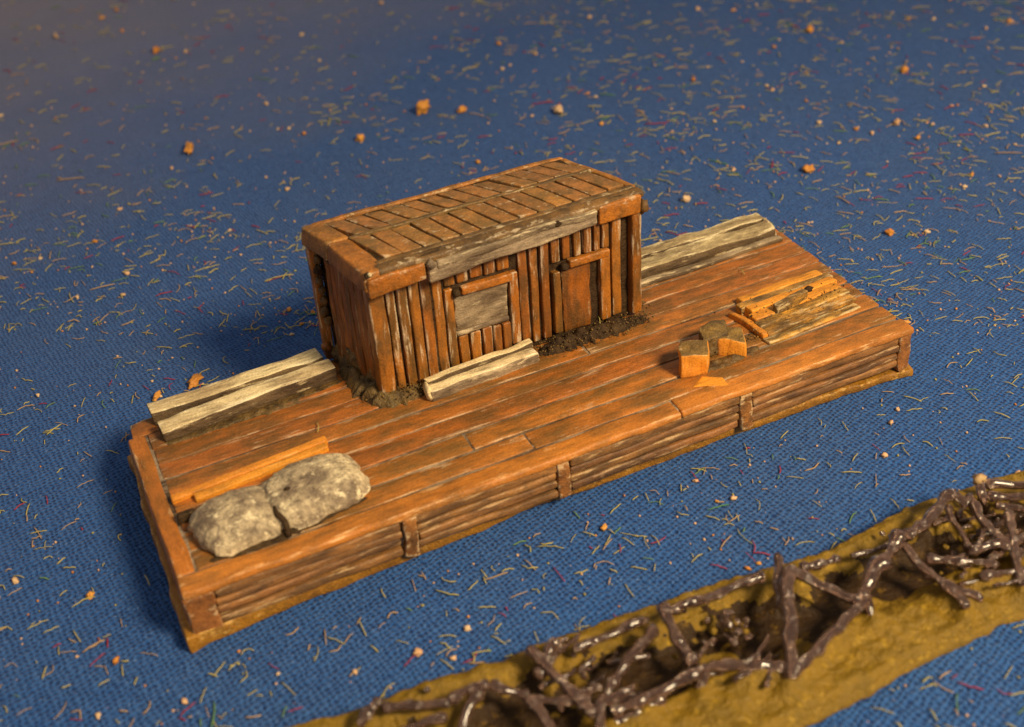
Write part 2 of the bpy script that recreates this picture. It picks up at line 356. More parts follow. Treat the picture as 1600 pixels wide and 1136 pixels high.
# left, right and back sides
for (a, b_), mt in (((-.001, .008), 'side_y'), ((.992, 1.001), 'side_y')):
    for k, (v0, v1) in enumerate(((.035, .33), (.335, .66), (.665, .90))):
        for z0, z1 in ((.12, .33), (.34, HD-.165)):
            piece('side_plank', [D(a, v0, z0), D(b_, v0, z0), D(b_, v1, z0), D(a, v1, z0)],
                  [D(a, v0, z1), D(b_, v0, z1), D(b_, v1, z1), D(a, v1, z1)], MT[mt], raft, r=.025, amp=.014, seg=.12)
for k in range(5):
    a, b_ = .01+.196*k, .01+.196*(k+1)-.003
    for z0, z1 in ((.12, .33), (.34, HD-.09)):
        piece('side_plank', [D(a, .985, z0), D(b_, .985, z0), D(b_, .998, z0), D(a, .998, z0)],
              [D(a, .985, z1), D(b_, .985, z1), D(b_, .998, z1), D(a, .998, z1)], MT['side'], raft, r=.02, amp=.01, seg=.15)

# ---------------------------------------------------------------- cabin
cab = empty('cabin', (4.9, 2.9, HD), 'small brown plank cabin with tiled roof and grey shuttered window on the raft', 'cabin')
WB = HD-.02
def wallq(z, o=0.0): return [(3.12+o, 2.18+o, z), (6.84-o, 2.18+o, z), (6.72-o, 3.55-o, z), (2.90+o, 3.50-o, z)]
piece('wall', wallq(WB, .03), wallq(2.34, .03), MT['darkwood'], cab, r=.03, amp=.02, freq=5, seg=.1)
def wb(x0, x1, z0, z1, mat='wall', y=2.16, dep=.12, name='wall_board', **kw):
    kw.setdefault('r', .02); kw.setdefault('amp', .008); kw.setdefault('freq', 2.6); kw.setdefault('seg', .09)
    return box(name, x0, x1, y, y+dep, z0, z1, MT[mat], cab, j=.006, **kw)
ZT = 2.32
wb(3.06, 3.27, WB, ZT, y=2.10, dep=.2, name='corner_post', r=.03, amp=.014)
for x0, x1 in ((3.31, 3.42), (3.45, 3.57), (3.60, 3.73), (3.755, 3.885), (3.91, 4.04)):
    wb(x0, x1, WB+random.uniform(0, .06), ZT, y=2.16+random.uniform(-.02, .02))
wb(4.055, 4.17, .86, 1.98, 'wall', y=2.14, dep=.12, name='window_jamb')
for x0, x1 in ((4.20, 4.33), (4.36, 4.50), (4.53, 4.66), (4.69, 4.80), (4.825, 4.935)):
    wb(x0, x1, .82, 1.27+random.uniform(-.02, .02), y=2.15)
for x0, x1 in ((4.08, 4.22), (4.25, 4.40), (4.43, 4.60), (4.63, 4.78), (4.81, 4.98)):
    wb(x0, x1, 2.02, ZT, y=2.165)
wb(4.16, 4.93, 1.28, 1.35, 'grey', y=2.145, dep=.08, name='window_sill', r=.03, amp=.02)
wb(4.17, 4.93, 1.345, 1.88, 'grey', y=2.165, dep=.06, name='window_shutter', r=.015, amp=.035, freq=6, seg=.05)
wb(4.28, 4.99, 1.86, 1.97, 'lintel', y=2.115, dep=.14, name='window_lintel', r=.025)
wb(4.955, 5.075, .92, 1.96, 'wall', y=2.13, dep=.13, name='window_jamb')
for x0, x1 in ((5.11, 5.23), (5.27, 5.38), (5.42, 5.54)):
    wb(x0, x1, .80+random.uniform(0, .08), ZT, y=2.15+random.uniform(-.02, .02))
wb(5.575, 5.69, .86, 1.78, name='door_jamb', y=2.12, dep=.14)
for x0, x1 in ((5.585, 5.71), (5.75, 5.86), (5.91, 6.02), (6.06, 6.17), (6.22, 6.31), (6.345, 6.45)):
    wb(x0, x1, 1.91, ZT, y=2.15)
wb(5.82, 6.44, 1.78, 1.89, 'lintel', y=2.11, dep=.14, name='door_lintel', r=.025)
wb(5.73, 6.16, .80, 1.76, 'wallend', y=2.175, dep=.05, name='door', r=.015, amp=.02, freq=5, seg=.06)
wb(6.30, 6.45, .84, 1.80, 'wall', y=2.13, dep=.14, name='door_jamb')
wb(6.49, 6.63, .84, ZT, y=2.15)
wb(6.775, 6.92, .80, ZT, y=2.10, dep=.2, name='corner_post', r=.03, amp=.014)
def knob(name, x, y, z, rx, mat, parent, sq=(1, 1, 1), amp=.25):
    V = []; F = []; n, m = 12, 8; SEED[0] += 1; sd = Vector((SEED[0], 1, 2))
    for i in range(m+1):
        for k in range(n):
            th = math.pi*i/m; ph = 2*math.pi*k/n
            d = Vector((math.sin(th)*math.cos(ph), math.sin(th)*math.sin(ph), math.cos(th)))
            q = d*(1+amp*noise.noise(d*1.7+sd)); V.append((x+q.x*rx*sq[0], y+q.y*rx*sq[1], z+q.z*rx*sq[2]))
    for i in range(m):
        for k in range(n): F.append((i*n+k, (i+1)*n+k, (i+1)*n+(k+1) % n, i*n+(k+1) % n))
    return mesh_obj(name, V, F, MT[mat], parent)
knob('knot', 4.20, 2.12, 1.92, .06, 'darkwood', cab); knob('knot', 5.74, 2.12, 1.83, .06, 'darkwood', cab)
# left end wall boards, right end wall boards, back wall boards
nb = 9
for i in range(nb):
    t0, t1 = .02+.96*i/nb, .02+.96*(i+1)/nb
    for (A0, A1, sx) in (((3.09, 2.30), (2.90, 3.40), -1), ((6.87, 2.30), (6.76, 3.45), 1)):
        p0 = Vector((lerp(A0[0], A1[0], t0), lerp(A0[1], A1[1], t0), 0)); p1 = Vector((lerp(A0[0], A1[0], t1)-.0, lerp(A0[1], A1[1], t1)-.012, 0))
        if sx < 0 and i == nb-1: continue
        th = .06+random.uniform(-.006, .006)
        q = [p0+Vector((sx*(th-.05), 0, 0)), p1+Vector((sx*(th-.05), 0, 0)), p1-Vector((sx*.05, 0, 0)), p0-Vector((sx*.05, 0, 0))]
        if sx > 0: q = [q[3], q[2], q[1], q[0]]
        q = q[::-1] if sx > 0 else q
        q = [q[0], q[1], q[2], q[3]]
        piece('wall_board', [Vector((a.x, a.y, WB)) for a in q], [Vector((a.x, a.y, 2.34)) for a in q], MT['wallend'], cab, r=.012, amp=.012, freq=5, seg=.1)
for i in range(14):
    x0 = 2.95+i*.268
    box('wall_board', x0, x0+.25, 3.48+.0035*i, 3.56+.0035*i, WB, 2.34, MT['wall'], cab, j=.005, r=.015, amp=.01, seg=.15)
piece('corner_post', [(2.80, 3.44, WB+.02), (2.93, 3.42, WB+.02), (2.95, 3.60, WB+.02), (2.81, 3.60, WB+.02)], [(2.78, 3.42, 2.36), (2.91, 3.40, 2.36), (2.95, 3.60, 2.36), (2.79, 3.60, 2.36)], MT['wall'], cab, r=.03, amp=.014)
piece('corner_post', [(6.72, 3.44, WB), (6.84, 3.44, WB), (6.84, 3.60, WB), (6.72, 3.60, WB)], [(6.70, 3.42, 2.36), (6.82, 3.42, 2.36), (6.82, 3.60, 2.36), (6.70, 3.60, 2.36)], MT['wall'], cab, r=.03, amp=.014)
# roof
RQ = [Vector((3.02, 1.95, 0)), Vector((6.96, 2.10, 0)), Vector((6.62, 3.72, 0)), Vector((2.80, 3.62, 0))]
ZR = 2.60
def Rf(u, v, z):
    p = (RQ[0]*(1-u)+RQ[1]*u)*(1-v) + (RQ[3]*(1-u)+RQ[2]*u)*v
    return Vector((p.x, p.y, z+.05*(1-abs(v-.55)/.55) + .012*noise.noise(Vector((u*7, v*3, 5)))))
def rq(u0, u1, v0, v1, z): return [Rf(u0, v0, z), Rf(u1, v0, z), Rf(u1, v1, z), Rf(u0, v1, z)]
roof = piece('roof', rq(.01, .99, .03, .98, 2.30), rq(.01, .99, .03, .98, ZR-.010), MT['darkwood'], cab, r=.03, amp=.01, seg=.12)
nt = 13
for row, (v0, v1, uo) in enumerate(((.155, .525, 0), (.585, .925, .3))):
    for i in range(nt):
        u0 = .085+(.885*(i+uo*.0)/nt); u1 = .085+(.885*(i+1)/nt)-.0045
        sk = .012*(1 if row == 0 else 1)
        dz = random.uniform(-.008, .012); u1 -= random.uniform(0, .004); sk += random.uniform(-.003, .003)
        b = [Rf(u0+sk, v0, ZR-.06), Rf(u1+sk, v0, ZR-.06), Rf(u1-sk, v1, ZR-.06), Rf(u0-sk, v1, ZR-.06)]
        t = [Rf(u0+sk, v0, ZR+.004+dz), Rf(u1+sk, v0, ZR-.002+dz), Rf(u1-sk, v1, ZR-.002+dz), Rf(u0-sk, v1, ZR+.008+dz)]
        piece('roof_tile', b, t, MT['tile'], roof, r=.014, amp=.007, freq=4, seg=.12)
piece('ridge_strip', rq(.07, .975, .532, .578, ZR-.05), rq(.07, .975, .535, .575, ZR+.012), MT['rooftrim'], roof, r=.015, amp=.013, freq=5, seg=.07)
piece('roof_edge', rq(.045, 1.005, 0, .085, ZR-.10), [Rf(.045, .01, ZR-.02), Rf(1.005, .01, ZR-.02), Rf(1.005, .085, ZR+.012), Rf(.045, .085, ZR+.012)], MT['rooftrim'], roof, r=.03, amp=.014, freq=4, seg=.08)
piece('roof_edge', rq(.06, .99, .095, .145, ZR-.08), rq(.06, .99, .095, .145, ZR+.002), MT['rooftrim'], roof, r=.02, amp=.012, freq=4, seg=.08)
piece('roof_edge', rq(.03, 1.0, .94, 1.0, ZR-.14), rq(.03, 1.0, .945, .995, ZR+.022), MT['rooftrim_y'], roof, r=.03, amp=.012, freq=4, seg=.1)
piece('end_trim', rq(-.008, .075, .0, .56, 2.36), rq(.0, .078, .02, .56, ZR+.008), MT['rooftrim_y'], roof, r=.035, amp=.016, freq=3, seg=.08)
piece('end_trim', rq(-.008, .075, .564, 1.0, 2.36), rq(.0, .078, .564, .99, ZR+.010), MT['rooftrim_y'], roof, r=.035, amp=.016, freq=3, seg=.08)
piece('end_trim', rq(.978, 1.006, .10, .94, 2.36), rq(.978, 1.004, .10, .94, ZR+.01), MT['rooftrim_y'], roof, r=.03, amp=.014, freq=3, seg=.1)
# fascia boards under the front eave (the middle one weathered grey)
def fascia(x0, x1, z0l, z1l, z0r, z1r, mat, lab=None, y0=1.93, amp=.014, nm='fascia_board'):
    sl = .038
    Y = lambda x, o: y0+sl*(x-3.0)+o
    o = piece(nm, [(x0, Y(x0, 0), z0l), (x1, Y(x1, 0), z0r), (x1, Y(x1, .10), z0r), (x0, Y(x0, .10), z0l)],
              [(x0, Y(x0, -.005), z1l), (x1, Y(x1, -.005), z1r), (x1, Y(x1, .10), z1r), (x0, Y(x0, .10), z1l)], MT[mat], cab, r=.028, amp=amp, freq=4, seg=.07)
    if lab: o['label'] = lab
    return o
fascia(3.03, 3.77, 2.27, 2.53, 2.31, 2.535, 'lintel', 'orange left end of fascia board', y0=1.92)
fascia(3.80, 6.22, 2.26, 2.50, 2.32, 2.545, 'grey', 'weathered grey middle fascia board', y0=1.93, amp=.02)
fascia(3.92, 6.20, 2.395, 2.52, 2.46, 2.555, 'grey', 'pale upper edge of the grey fascia', y0=1.905, amp=.016, nm='fascia_lath')
fascia(6.25, 6.90, 2.29, 2.55, 2.30, 2.56, 'lintel', 'orange right end of fascia board', y0=1.93)
knob('knot', 3.84, 1.945, 2.50, .06, 'grey', cab); knob('knot', 5.62, 2.03, 2.51, .06, 'darkwood', cab, (1, .5, .7)); knob('nail', 3.07, 1.93, 2.60, .028, 'cream', cab); knob('knot', 3.06, 1.96, 2.585, .05, 'darkwood', cab, (1, 1, .6))
knob('bracket', 6.95, 2.12, 2.36, .085, 'rooftrim', cab, (.7, 1, 1.3), .5); knob('bracket', 2.82, 3.44, .93, .07, 'wall', cab, (1, 1, 1.1), .5)
for k in range(7): knob('knot', 2.865+random.uniform(-.015, .015), 3.36+random.uniform(-.02, .02), 1.35+k*.15, .045+random.uniform(0, .015), random.choice(['darkwood', 'olive', 'rooftrim']), cab, (1, 1, 1.3), .6)

# ---------------------------------------------------------------- timbers lying on the raft
def timber(p0, p1, wd, ht, mat, label, group=None, tw=0.0, r=.04, amp=.022, z=HD+.003, name='timber', ht2=None, seg=.08, side=None):
    p0 = Vector(p0); p1 = Vector(p1); d = (p1-p0).normalized(); s = Vector((-d.y, d.x, 0))*wd
    ht2 = ht if ht2 is None else ht2
    b = [Vector((*p0.xy, z)), Vector((*p1.xy, z)), Vector((*(p1+s).xy, z)), Vector((*(p0+s).xy, z))]
    t = [b[0]+Vector((0, 0, ht)), b[1]+Vector((0, 0, ht2)), b[2]+Vector((0, 0, ht2+tw)), b[3]+Vector((0, 0, ht+tw))]
    b = [x-Vector((0, 0, .03)) for x in b]
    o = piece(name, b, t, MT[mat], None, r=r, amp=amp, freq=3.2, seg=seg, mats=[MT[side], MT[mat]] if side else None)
    tag(o, label, 'timber', group); return o
G1 = 'whitewashed timbers laid on the raft'
timber((.44, 3.18, 0), (2.70, 3.27, 0), .25, .17, 'cream', 'back cream timber of the pair left of the cabin', G1, tw=.02, side='timberside', r=.025, ht2=.19)
timber((.46, 2.74, 0), (2.76, 2.90, 0), .25, .15, 'cream', 'front cream timber of the pair left of the cabin', G1, tw=.04, side='timberside', r=.025, ht2=.19)
timber((6.98, 3.30, 0), (10.06, 3.34, 0), .22, .17, 'agedcream', 'back timber of the weathered pair right of the cabin', G1, tw=.03, amp=.026, side='timberside', r=.03)
timber((7.18, 2.96, 0), (9.98, 2.99, 0), .26, .15, 'agedcream', 'middle weathered timber with a split end right of the cabin', G1, amp=.028, tw=.05, side='timberside', r=.03)
timber((7.22, 2.76, 0), (9.98, 2.80, 0), .15, .06, 'grey', 'flat dark weathered batten in front of the timbers right of the cabin', G1, amp=.02, side='timberside')
o = piece('split_end', [(9.93, 3.0, HD-.02), (10.01, 2.99, HD-.02), (10.07, 3.36, HD-.02), (9.98, 3.36, HD-.02)], [(9.93, 3.02, HD+.15), (9.98, 3.01, HD+.14), (10.04, 3.36, HD+.19), (9.98, 3.36, HD+.19)], MT['cream'], None, r=.02, amp=.02, freq=6, seg=.04); tag(o, 'pale split end face of the timbers at the far right corner', 'log end')
timber((3.62, 1.93, 0), (5.20, 2.04, 0), .12, .20, 'cream', 'back timber of the short pair under the cabin window', G1, r=.025, side='timberside')
timber((3.58, 1.74, 0), (5.18, 1.87, 0), .16, .13, 'cream', 'front timber with a pale cut end under the cabin window', G1, r=.03, tw=.02, side='grey')
o = knob('cut_end', 3.58, 1.86, HD+.10, .10, 'cream', None, (.35, 1.1, 1.1), .5); tag(o, 'pale knobbly cut log end below the cabin window', 'log end')
o = piece('mud_bank', [(2.78, 3.35, HD-.03), (2.98, 2.2, HD-.03), (3.14, 2.2, HD-.03), (2.98, 3.38, HD-.03)], [(2.93, 3.32, HD+.42), (3.07, 2.34, HD+.30), (3.12, 2.34, HD+.30), (2.98, 3.32, HD+.42)], MT['olive'], None, r=.03, amp=.06, freq=6, seg=.04)
tag(o, 'olive mud smeared up the lower left end wall of the cabin', 'mud')

# mud built up round the cabin foot
def mound(name, line, wid, hts, mat, label, cat, seed=1, n=60, m=10, kind=None):
    line = [Vector(p) for p in line]; V = []; F = []
    for i in range(n+1):
        f = i/n*(len(line)-1); a = min(int(f), len(line)-2); p = line[a].lerp(line[a+1], f-a); d = (line[a+1]-line[a]).normalized(); s = Vector((-d.y, d.x, 0))
        for k in range(m+1):
            q = k/m*2-1
            ee = math.sin(math.pi*i/n)**.35
            w_ = wid*(.75+.5*noise.noise(Vector((i*.23, seed*9, 1))))*ee
            P = p+s*q*w_
            h = hts*(1-q*q)*(.6+.8*abs(noise.noise(Vector((P.x*6, P.y*6, seed)))))*ee + .03*noise.noise(P*14)
            V.append((P.x, P.y, HD-.015+max(h, .028 if abs(q) < .75 else 0)))
    for i in range(n):
        for k in range(m): F.append((i*(m+1)+k, i*(m+1)+k+1, (i+1)*(m+1)+k+1, (i+1)*(m+1)+k))
    V2 = [(v[0], v[1], HD-.04) for v in V]; nv = len(V)
    F2 = [tuple(x+nv for x in reversed(f)) for f in F]
    F = [tuple(reversed(f)) for f in F]
    F2 = [tuple(reversed(f)) for f in F2]
    rim = [k for k in range(m+1)]+[i*(m+1)+m for i in range(1, n+1)]+[n*(m+1)+k for k in range(m-1, -1, -1)]+[i*(m+1) for i in range(n-1, 0, -1)]
    F3 = [(rim[i], rim[(i+1) % len(rim)], rim[(i+1) % len(rim)]+nv, rim[i]+nv) for i in range(len(rim))]
    o = mesh_obj(name, V+V2, F+F2+F3, MT[mat]); tag(o, label, cat, kind=kind); return o
mound('mud_or_dark_mound', [(5.22, 2.02, 0), (6.0, 2.06, 0), (6.95, 2.02, 0)], .24, .18, 'darkwood', 'dark gritty mud heaped below the cabin door', 'mud', 1, 90)
mound('mud_or_dark_mound', [(2.92, 3.2, 0), (2.98, 2.6, 0), (3.1, 2.1, 0), (3.62, 2.05, 0)], .26, .22, 'olive', 'olive brown mud heaped round the front left corner of the cabin', 'mud', 2, 90)
mound('mud_or_dark_mound', [(.45, 2.72, 0), (1.6, 2.78, 0), (2.8, 2.86, 0)], .17, .05, 'olive', 'thin dark mud along the timbers left of the cabin', 'mud', 3)
mound('mud_or_dark_mound', [(.48, 3.08, 0), (1.6, 3.14, 0), (2.72, 3.2, 0)], .12, .05, 'darkwood', 'narrow dark filler in the gap between the two left timbers', 'mud', 8)  # added dark strip that fills the gap between the timbers
mound('mud_or_dark_mound', [(6.98, 2.2, 0), (7.1, 2.6, 0), (7.15, 3.2, 0)], .13, .10, 'olive', 'olive mud between the cabin and the right hand timbers', 'mud', 4)
# grit in the mud
def grit(name, regs, n, rmin, rmax, mats, label, seed):
    rnd = random.Random(seed); V = []; F = []; MI = []
    base = [(1, 0, 0), (-1, 0, 0), (0, 1, 0), (0, -1, 0), (0, 0, 1), (0, 0, -1)]; bf = [(0, 2, 4), (2, 1, 4), (1, 3, 4), (3, 0, 4), (2, 0, 5), (1, 2, 5), (3, 1, 5), (0, 3, 5)]
    for _ in range(n):
        x0, y0, x1, y1, w_, z = rnd.choice(regs); t = rnd.random(); r = rnd.uniform(rmin, rmax)
        c = Vector((lerp(x0, x1, t)+rnd.gauss(0, w_), lerp(y0, y1, t)+rnd.gauss(0, w_), z+rnd.random()*.08)); nv = len(V)
        for b_ in base: V.append(c+Vector(b_)*r*rnd.uniform(.6, 1.3))
        F += [tuple(i+nv for i in f) for f in bf]; MI += [rnd.randrange(len(mats))]*8
    o = mesh_obj(name, V, F, None, mats=[MT[x] for x in mats], mi=MI); tag(o, label, 'grit', kind='stuff')
grit('grit', [(5.2, 2.0, 6.95, 2.05, .08, HD+.06), (5.2, 1.95, 6.95, 1.98, .10, HD+.02), (3.0, 2.3, 3.6, 2.0, .08, HD+.06), (2.9, 3.3, 3.1, 2.2, .06, HD+.05), (7.0, 2.3, 7.15, 3.1, .06, HD)], 900, .007, .022, ['darkwood', 'olive', 'rooftrim', 'blocktop'], 'fine dark grit caught in the mud round the cabin foot', 5)

# ---------------------------------------------------------------- sacks at the left end
def sack(cx, cy, sx, sy, sz, rot, label, seed):
    V = []; F = []; n, m = 120, 64; sd = Vector((seed*7.1, 3, seed)); E = []
    R = Matrix.Rotation(rot, 3, 'Z')
    for i in range(m+1):
        for k in range(n):
            th = math.pi*i/m; ph = 2*math.pi*k/n
            c, s = math.cos(ph), math.sin(ph); e = .66
            X = math.copysign(abs(c)**e, c)*math.sin(th)**.7; Y = math.copysign(abs(s)**e, s)*math.sin(th)**.7; Z = math.copysign(abs(math.cos(th))**.9, math.cos(th))
            p = Vector((X*sx, Y*sy, Z*sz)); q = p*1.0
            wq = q + noise.noise_vector(q*2.5+sd)*.25
            ridge = (1-abs(noise.noise(Vector((wq.x*2.0+wq.y*2.4, wq.y*1.2-wq.x*1.1, q.z*2.2))*1.3+sd))*2.4)
            rid2 = (1-abs(noise.noise(Vector((wq.x*4.5-wq.y*3, wq.y*5, q.z*5))+sd*2))*2.6)
            fa = 1-abs(math.sin(7*(wq.x*.75+wq.y*.65)+5*noise.noise(q*1.8+sd))); fb = 1-abs(math.sin(9*(wq.y*.8-wq.x*.45)+5*noise.noise(q*2.1-sd)))
            amp = 1 + .045*fa**2 + .035*fb**2 + .045*ridge + .010*rid2 + .09*noise.noise(q*2.0+sd)
            p = p*amp
            low = max(0, min(1, 1-(p.z+.1)/.25)) if p.z < .15 else 0
            p.x *= 1+.07*low*(1+noise.noise(q*7)); p.y *= 1+.07*low*(1+noise.noise(q*8+sd))
            if p.z < 0: p.z *= .3
            p = R@p
            V.append((cx+p.x, cy+p.y, HD+.04+p.z)); E.append(max(0, min(1, (max(ridge, rid2*.6)-.6)*2)))
    for i in range(m):
        for k in range(n): F.append((i*n+k, (i+1)*n+k, (i+1)*n+(k+1) % n, i*n+(k+1) % n))
    o = mesh_obj('sack', V, F, MT['sack'], edge=E, origin=(cx, cy, HD)); tag(o, label, 'sack', 'plump pale sacks at the left end of the raft'); return o
sk1 = sack(.82, .76, .46, .42, .215, .04, 'rounded pale grey sack nearest the left end of the raft', 1)
sk2 = sack(1.68, .82, .58, .44, .235, .10, 'longer wrinkled pale sack with a dark tie hole beside the rounded sack', 2)
o = knob('tie_hole', 1.40, .72, HD+.26, .045, 'darkwood', sk2, (1, .8, .8), .3)
mound('mud_or_dark_mound', [(.38, .34, 0), (1.2, .36, 0), (2.2, .44, 0)], .12, .06, 'darkwood', 'dark crumbly skirt along the front foot of the two sacks', 'mud', 12)  # low dark skirt added along the foot of the sacks
V, F = tube_data([Vector((1.22+.02*math.sin(i), .28+.74*i/14, HD+.0+.19*math.sin(math.pi*i/14)**.5)) for i in range(15)], .035, 8, .4)
o = mesh_obj('strap', V, F, MT['darkwood']); tag(o, 'dark strap in the crease between the two pale sacks', 'strap')
for (a, b_, wd, z, lab) in (((.26, 1.50), (2.16, 1.62), .10, HD+.004, 'longer orange lath lying behind the two sacks'), ((.50, 1.37), (2.12, 1.49), .10, HD+.004, 'shorter orange lath half under the two sacks')):
    o = piece('lath', [(a[0], a[1], z-.02), (b_[0], b_[1], z-.02), (b_[0], b_[1]+wd, z-.02), (a[0], a[1]+wd, z-.02)], [(a[0], a[1], z+.06), (b_[0], b_[1], z+.07), (b_[0], b_[1]+wd, z+.08), (a[0], a[1]+wd, z+.07)], MT['orange'], None, r=.018, amp=.008, seg=.1); tag(o, lab, 'lath')
o = piece('peg', [(.24, 1.10, HD-.02), (.46, 1.10, HD-.02), (.46, 1.22, HD-.02), (.24, 1.22, HD-.02)], [(.26, 1.11, HD+.1), (.46, 1.11, HD+.12), (.46, 1.2, HD+.12), (.26, 1.2, HD+.1)], MT['darkwood'], None, r=.03, amp=.02, seg=.05); tag(o, 'short dark peg sticking out left of the sacks', 'peg')

# ---------------------------------------------------------------- cut blocks and lumber at the right end
def block(px, label, ht, face='blockface'):
    b = [Vector((*p, HD-.02)) for p in px]; t = [x+Vector((.0, .02, ht*.92)) for x in b]
    o = piece('wood_block', b, t, None, None, r=.03, amp=.035, freq=5, seg=.05, mats=[MT[face], MT['blocktop']]); tag(o, label, 'block')
def bq(p0, p1, dx, dy):
    a, b_ = at(*p0, HD), at(*p1, HD); return [(a.x, a.y), (b_.x, b_.y), (b_.x+dx, b_.y+dy), (a.x+dx, a.y+dy)]
block(bq((1062, 592), (1106, 585), .22, .34), 'larger cut wooden block with bright orange face and olive top', .36)
block(bq((1122, 556), (1166, 560), .18, .32), 'smaller tilted orange block close behind the larger one', .29)
block(bq((1100, 562), (1138, 548), .16, .34), 'low olive block wedged between the two orange blocks', .31, 'olive')
o = piece('paint_chip', [at(1080, 606, HD), at(1140, 603, HD), at(1128, 590, HD), at(1096, 588, HD)], [at(1084, 605, HD+.012), at(1139, 602, HD+.012), at(1127, 591, HD+.012), at(1098, 589, HD+.012)], MT['orange'], None, r=.008, amp=.01, seg=.06); tag(o, 'flat bright orange splash on the deck in front of the large block', 'paint splash')
mound('mud_or_dark_mound', [(6.75, .55, 0), (7.2, .55, 0), (7.75, .6, 0)], .17, .05, 'olive', 'olive grit spread at the foot of the cut blocks', 'mud', 7)
LB = [((8.22, 1.52), (9.70, 1.58), .13, .12, 'orange', 'backmost bright orange board of the lumber pile', .0),
      ((8.06, 1.37), (9.72, 1.42), .12, .15, 'lumber', 'second board from the back of the lumber pile', .0),
      ((8.12, 1.21), (9.68, 1.28), .13, .18, 'orange', 'raised streaky orange board along the middle of the lumber pile', .0),
      ((8.05, 1.04), (9.62, 1.12), .14, .16, 'orange', 'dark streaked board in front of the middle of the lumber pile', .0),
      ((8.00, .86), (9.64, .96), .14, .13, 'lumber', 'fifth olive stained board of the lumber pile', .0),
      ((8.02, .70), (9.60, .80), .13, .09, 'lumber', 'low board second from the front of the lumber pile', .0),
      ((7.90, .56), (9.56, .64), .12, .05, 'lumber', 'front flat dull board of the lumber pile', .0)]
for a, b_, wd, ht, mt, lab, tw in LB:
    timber((*a, 0), (*b_, 0), wd+.03, ht*.68+random.uniform(-.01, .01), mt, lab, None, r=.025, amp=.016, name='board', ht2=ht*.6)
timber((8.05, .72, 0), (8.00, 1.46, 0), .10, .08, 'orange', 'short orange cross board at the left end of the lumber pile', None, r=.03, amp=.03, name='board')
timber((8.4, 1.0, 0), (9.0, 1.12, 0), .10, .22, 'lumber', 'short loose offcut lying on top of the lumber pile', None, r=.025, amp=.025, name='board')
mound('mud_or_dark_mound', [(7.95, 1.02, 0), (8.8, 1.08, 0), (9.72, 1.14, 0)], .62, .075, 'olive', 'olive and brown muck packed between the boards of the lumber pile', 'mud', 15)
o = knob('knot', 9.05, 1.17, HD+.2, .06, 'darkwood', None, (1.2, .8, .7), .4); tag(o, 'dark round knot on top of the lumber pile', 'knot')
grit('sawdust', [(8.0, 1.2, 9.6, 1.0, .16, HD+.08), (7.0, .8, 8.0, .8, .06, HD)], 160, .008, .02, ['lumber', 'olive', 'darkwood'], 'olive sawdust and grit scattered on the lumber pile', 9)

# ---------------------------------------------------------------- second casting: strip of muddy ground with rough poles
strip = empty('trench_strip', (6.2, -2.9, 0), 'irregular ochre ground strip with glossy brown poles and pits in the front right', 'terrain model')
def outline(pxs, z): return [tuple(at(x, y, z).xy) for x, y in pxs]
UP = [(-.8, -1.35)] + outline([(455, 1136), (540, 1110), (600, 1087), (700, 1054), (768, 1036), (830, 1010), (890, 988), (1010, 948), (1100, 918), (1200, 884), (1290, 860), (1380, 814), (1410, 794), (1490, 770), (1530, 752), (1600, 742)], .12) + [(12.5, -2.6)]
LO = [(-.9, -3.4), (1.2, -3.75), (3.0, -3.95)] + outline([(1160, 1180), (1253, 1138), (1325, 1102), (1376, 1074), (1407, 1054), (1462, 1026), (1511, 1004), (1548, 988), (1562, 974), (1600, 968)], 0) + [(8.6, -4.25), (12.2, -4.8)]
def pl(P, x):
    for a, b_ in zip(P[:-1], P[1:]):
        if a[0] <= x <= b_[0]: return lerp(a[1], b_[1], (x-a[0])/(b_[0]-a[0]))
    return P[0][1] if x < P[0][0] else P[-1][1]
POLES = []
def P_(a, b_, z0, z1, r, sag=0): POLES.append((a, b_, z0, z1, r, sag))
P_((1033, 945), (1083, 1040), .52, .34, .062); P_((1022, 980), (943, 1092), .42, .34, .052)
P_((896, 1016), (1010, 968), .36, .38, .042); P_((1045, 953), (1193, 899), .44, .40, .046)
P_((1231, 886), (1234, 1062), .52, .30, .066); P_((1215, 868), (1218, 950), .50, .35, .046)
P_((1105, 1042), (1228, 1038), .34, .34, .052); P_((1106, 1038), (1090, 1078), .36, .2, .036)
P_((957, 1114), (1092, 1052), .34, .34, .052); P_((952, 1134), (1040, 1092), .22, .24, .046)
P_((942, 1086), (938, 1150), .36, .3, .05); P_((826, 1012), (930, 1118), .42, .34, .05)
P_((835, 1092), (925, 1092), .34, .34, .044); P_((562, 1136), (592, 1090), .3, .40, .045)
P_((596, 1108), (705, 1098), .34, .36, .04); P_((703, 1096), (765, 1068), .36, .44, .046)
P_((765, 1068), (826, 1088), .44, .34, .045); P_((748, 1076), (716, 1150), .4, .2, .048)
P_((826, 1088), (870, 1150), .34, .3, .05); P_((600, 1150), (700, 1120), .25, .3, .04)
P_((1237, 892), (1345, 942), .50, .36, .048); P_((1403, 836), (1346, 936), .52, .36, .07)
P_((1352, 936), (1240, 1052), .34, .32, .054); P_((1417, 842), (1486, 768), .44, .5, .055)
P_((1486, 768), (1512, 790), .5, .4, .05); P_((1252, 888), (1312, 872), .4, .38, .04)
P_((1408, 850), (1512, 950), .46, .3, .045); P_((1444, 892), (1536, 937), .36, .3, .045)
P_((1446, 874), (1560, 882), .34, .34, .045); P_((1538, 756), (1660, 756), .42, .42, .05)
P_((1540, 774), (1660, 778), .38, .38, .042); P_((1555, 790), (1660, 800), .34, .34, .04)
P_((1512, 775), (1575, 860), .45, .35, .05); P_((1480, 790), (1515, 860), .4, .3, .035)
P_((1515, 860), (1640, 830), .34, .34, .05); P_((1530, 900), (1640, 880), .3, .3, .045)
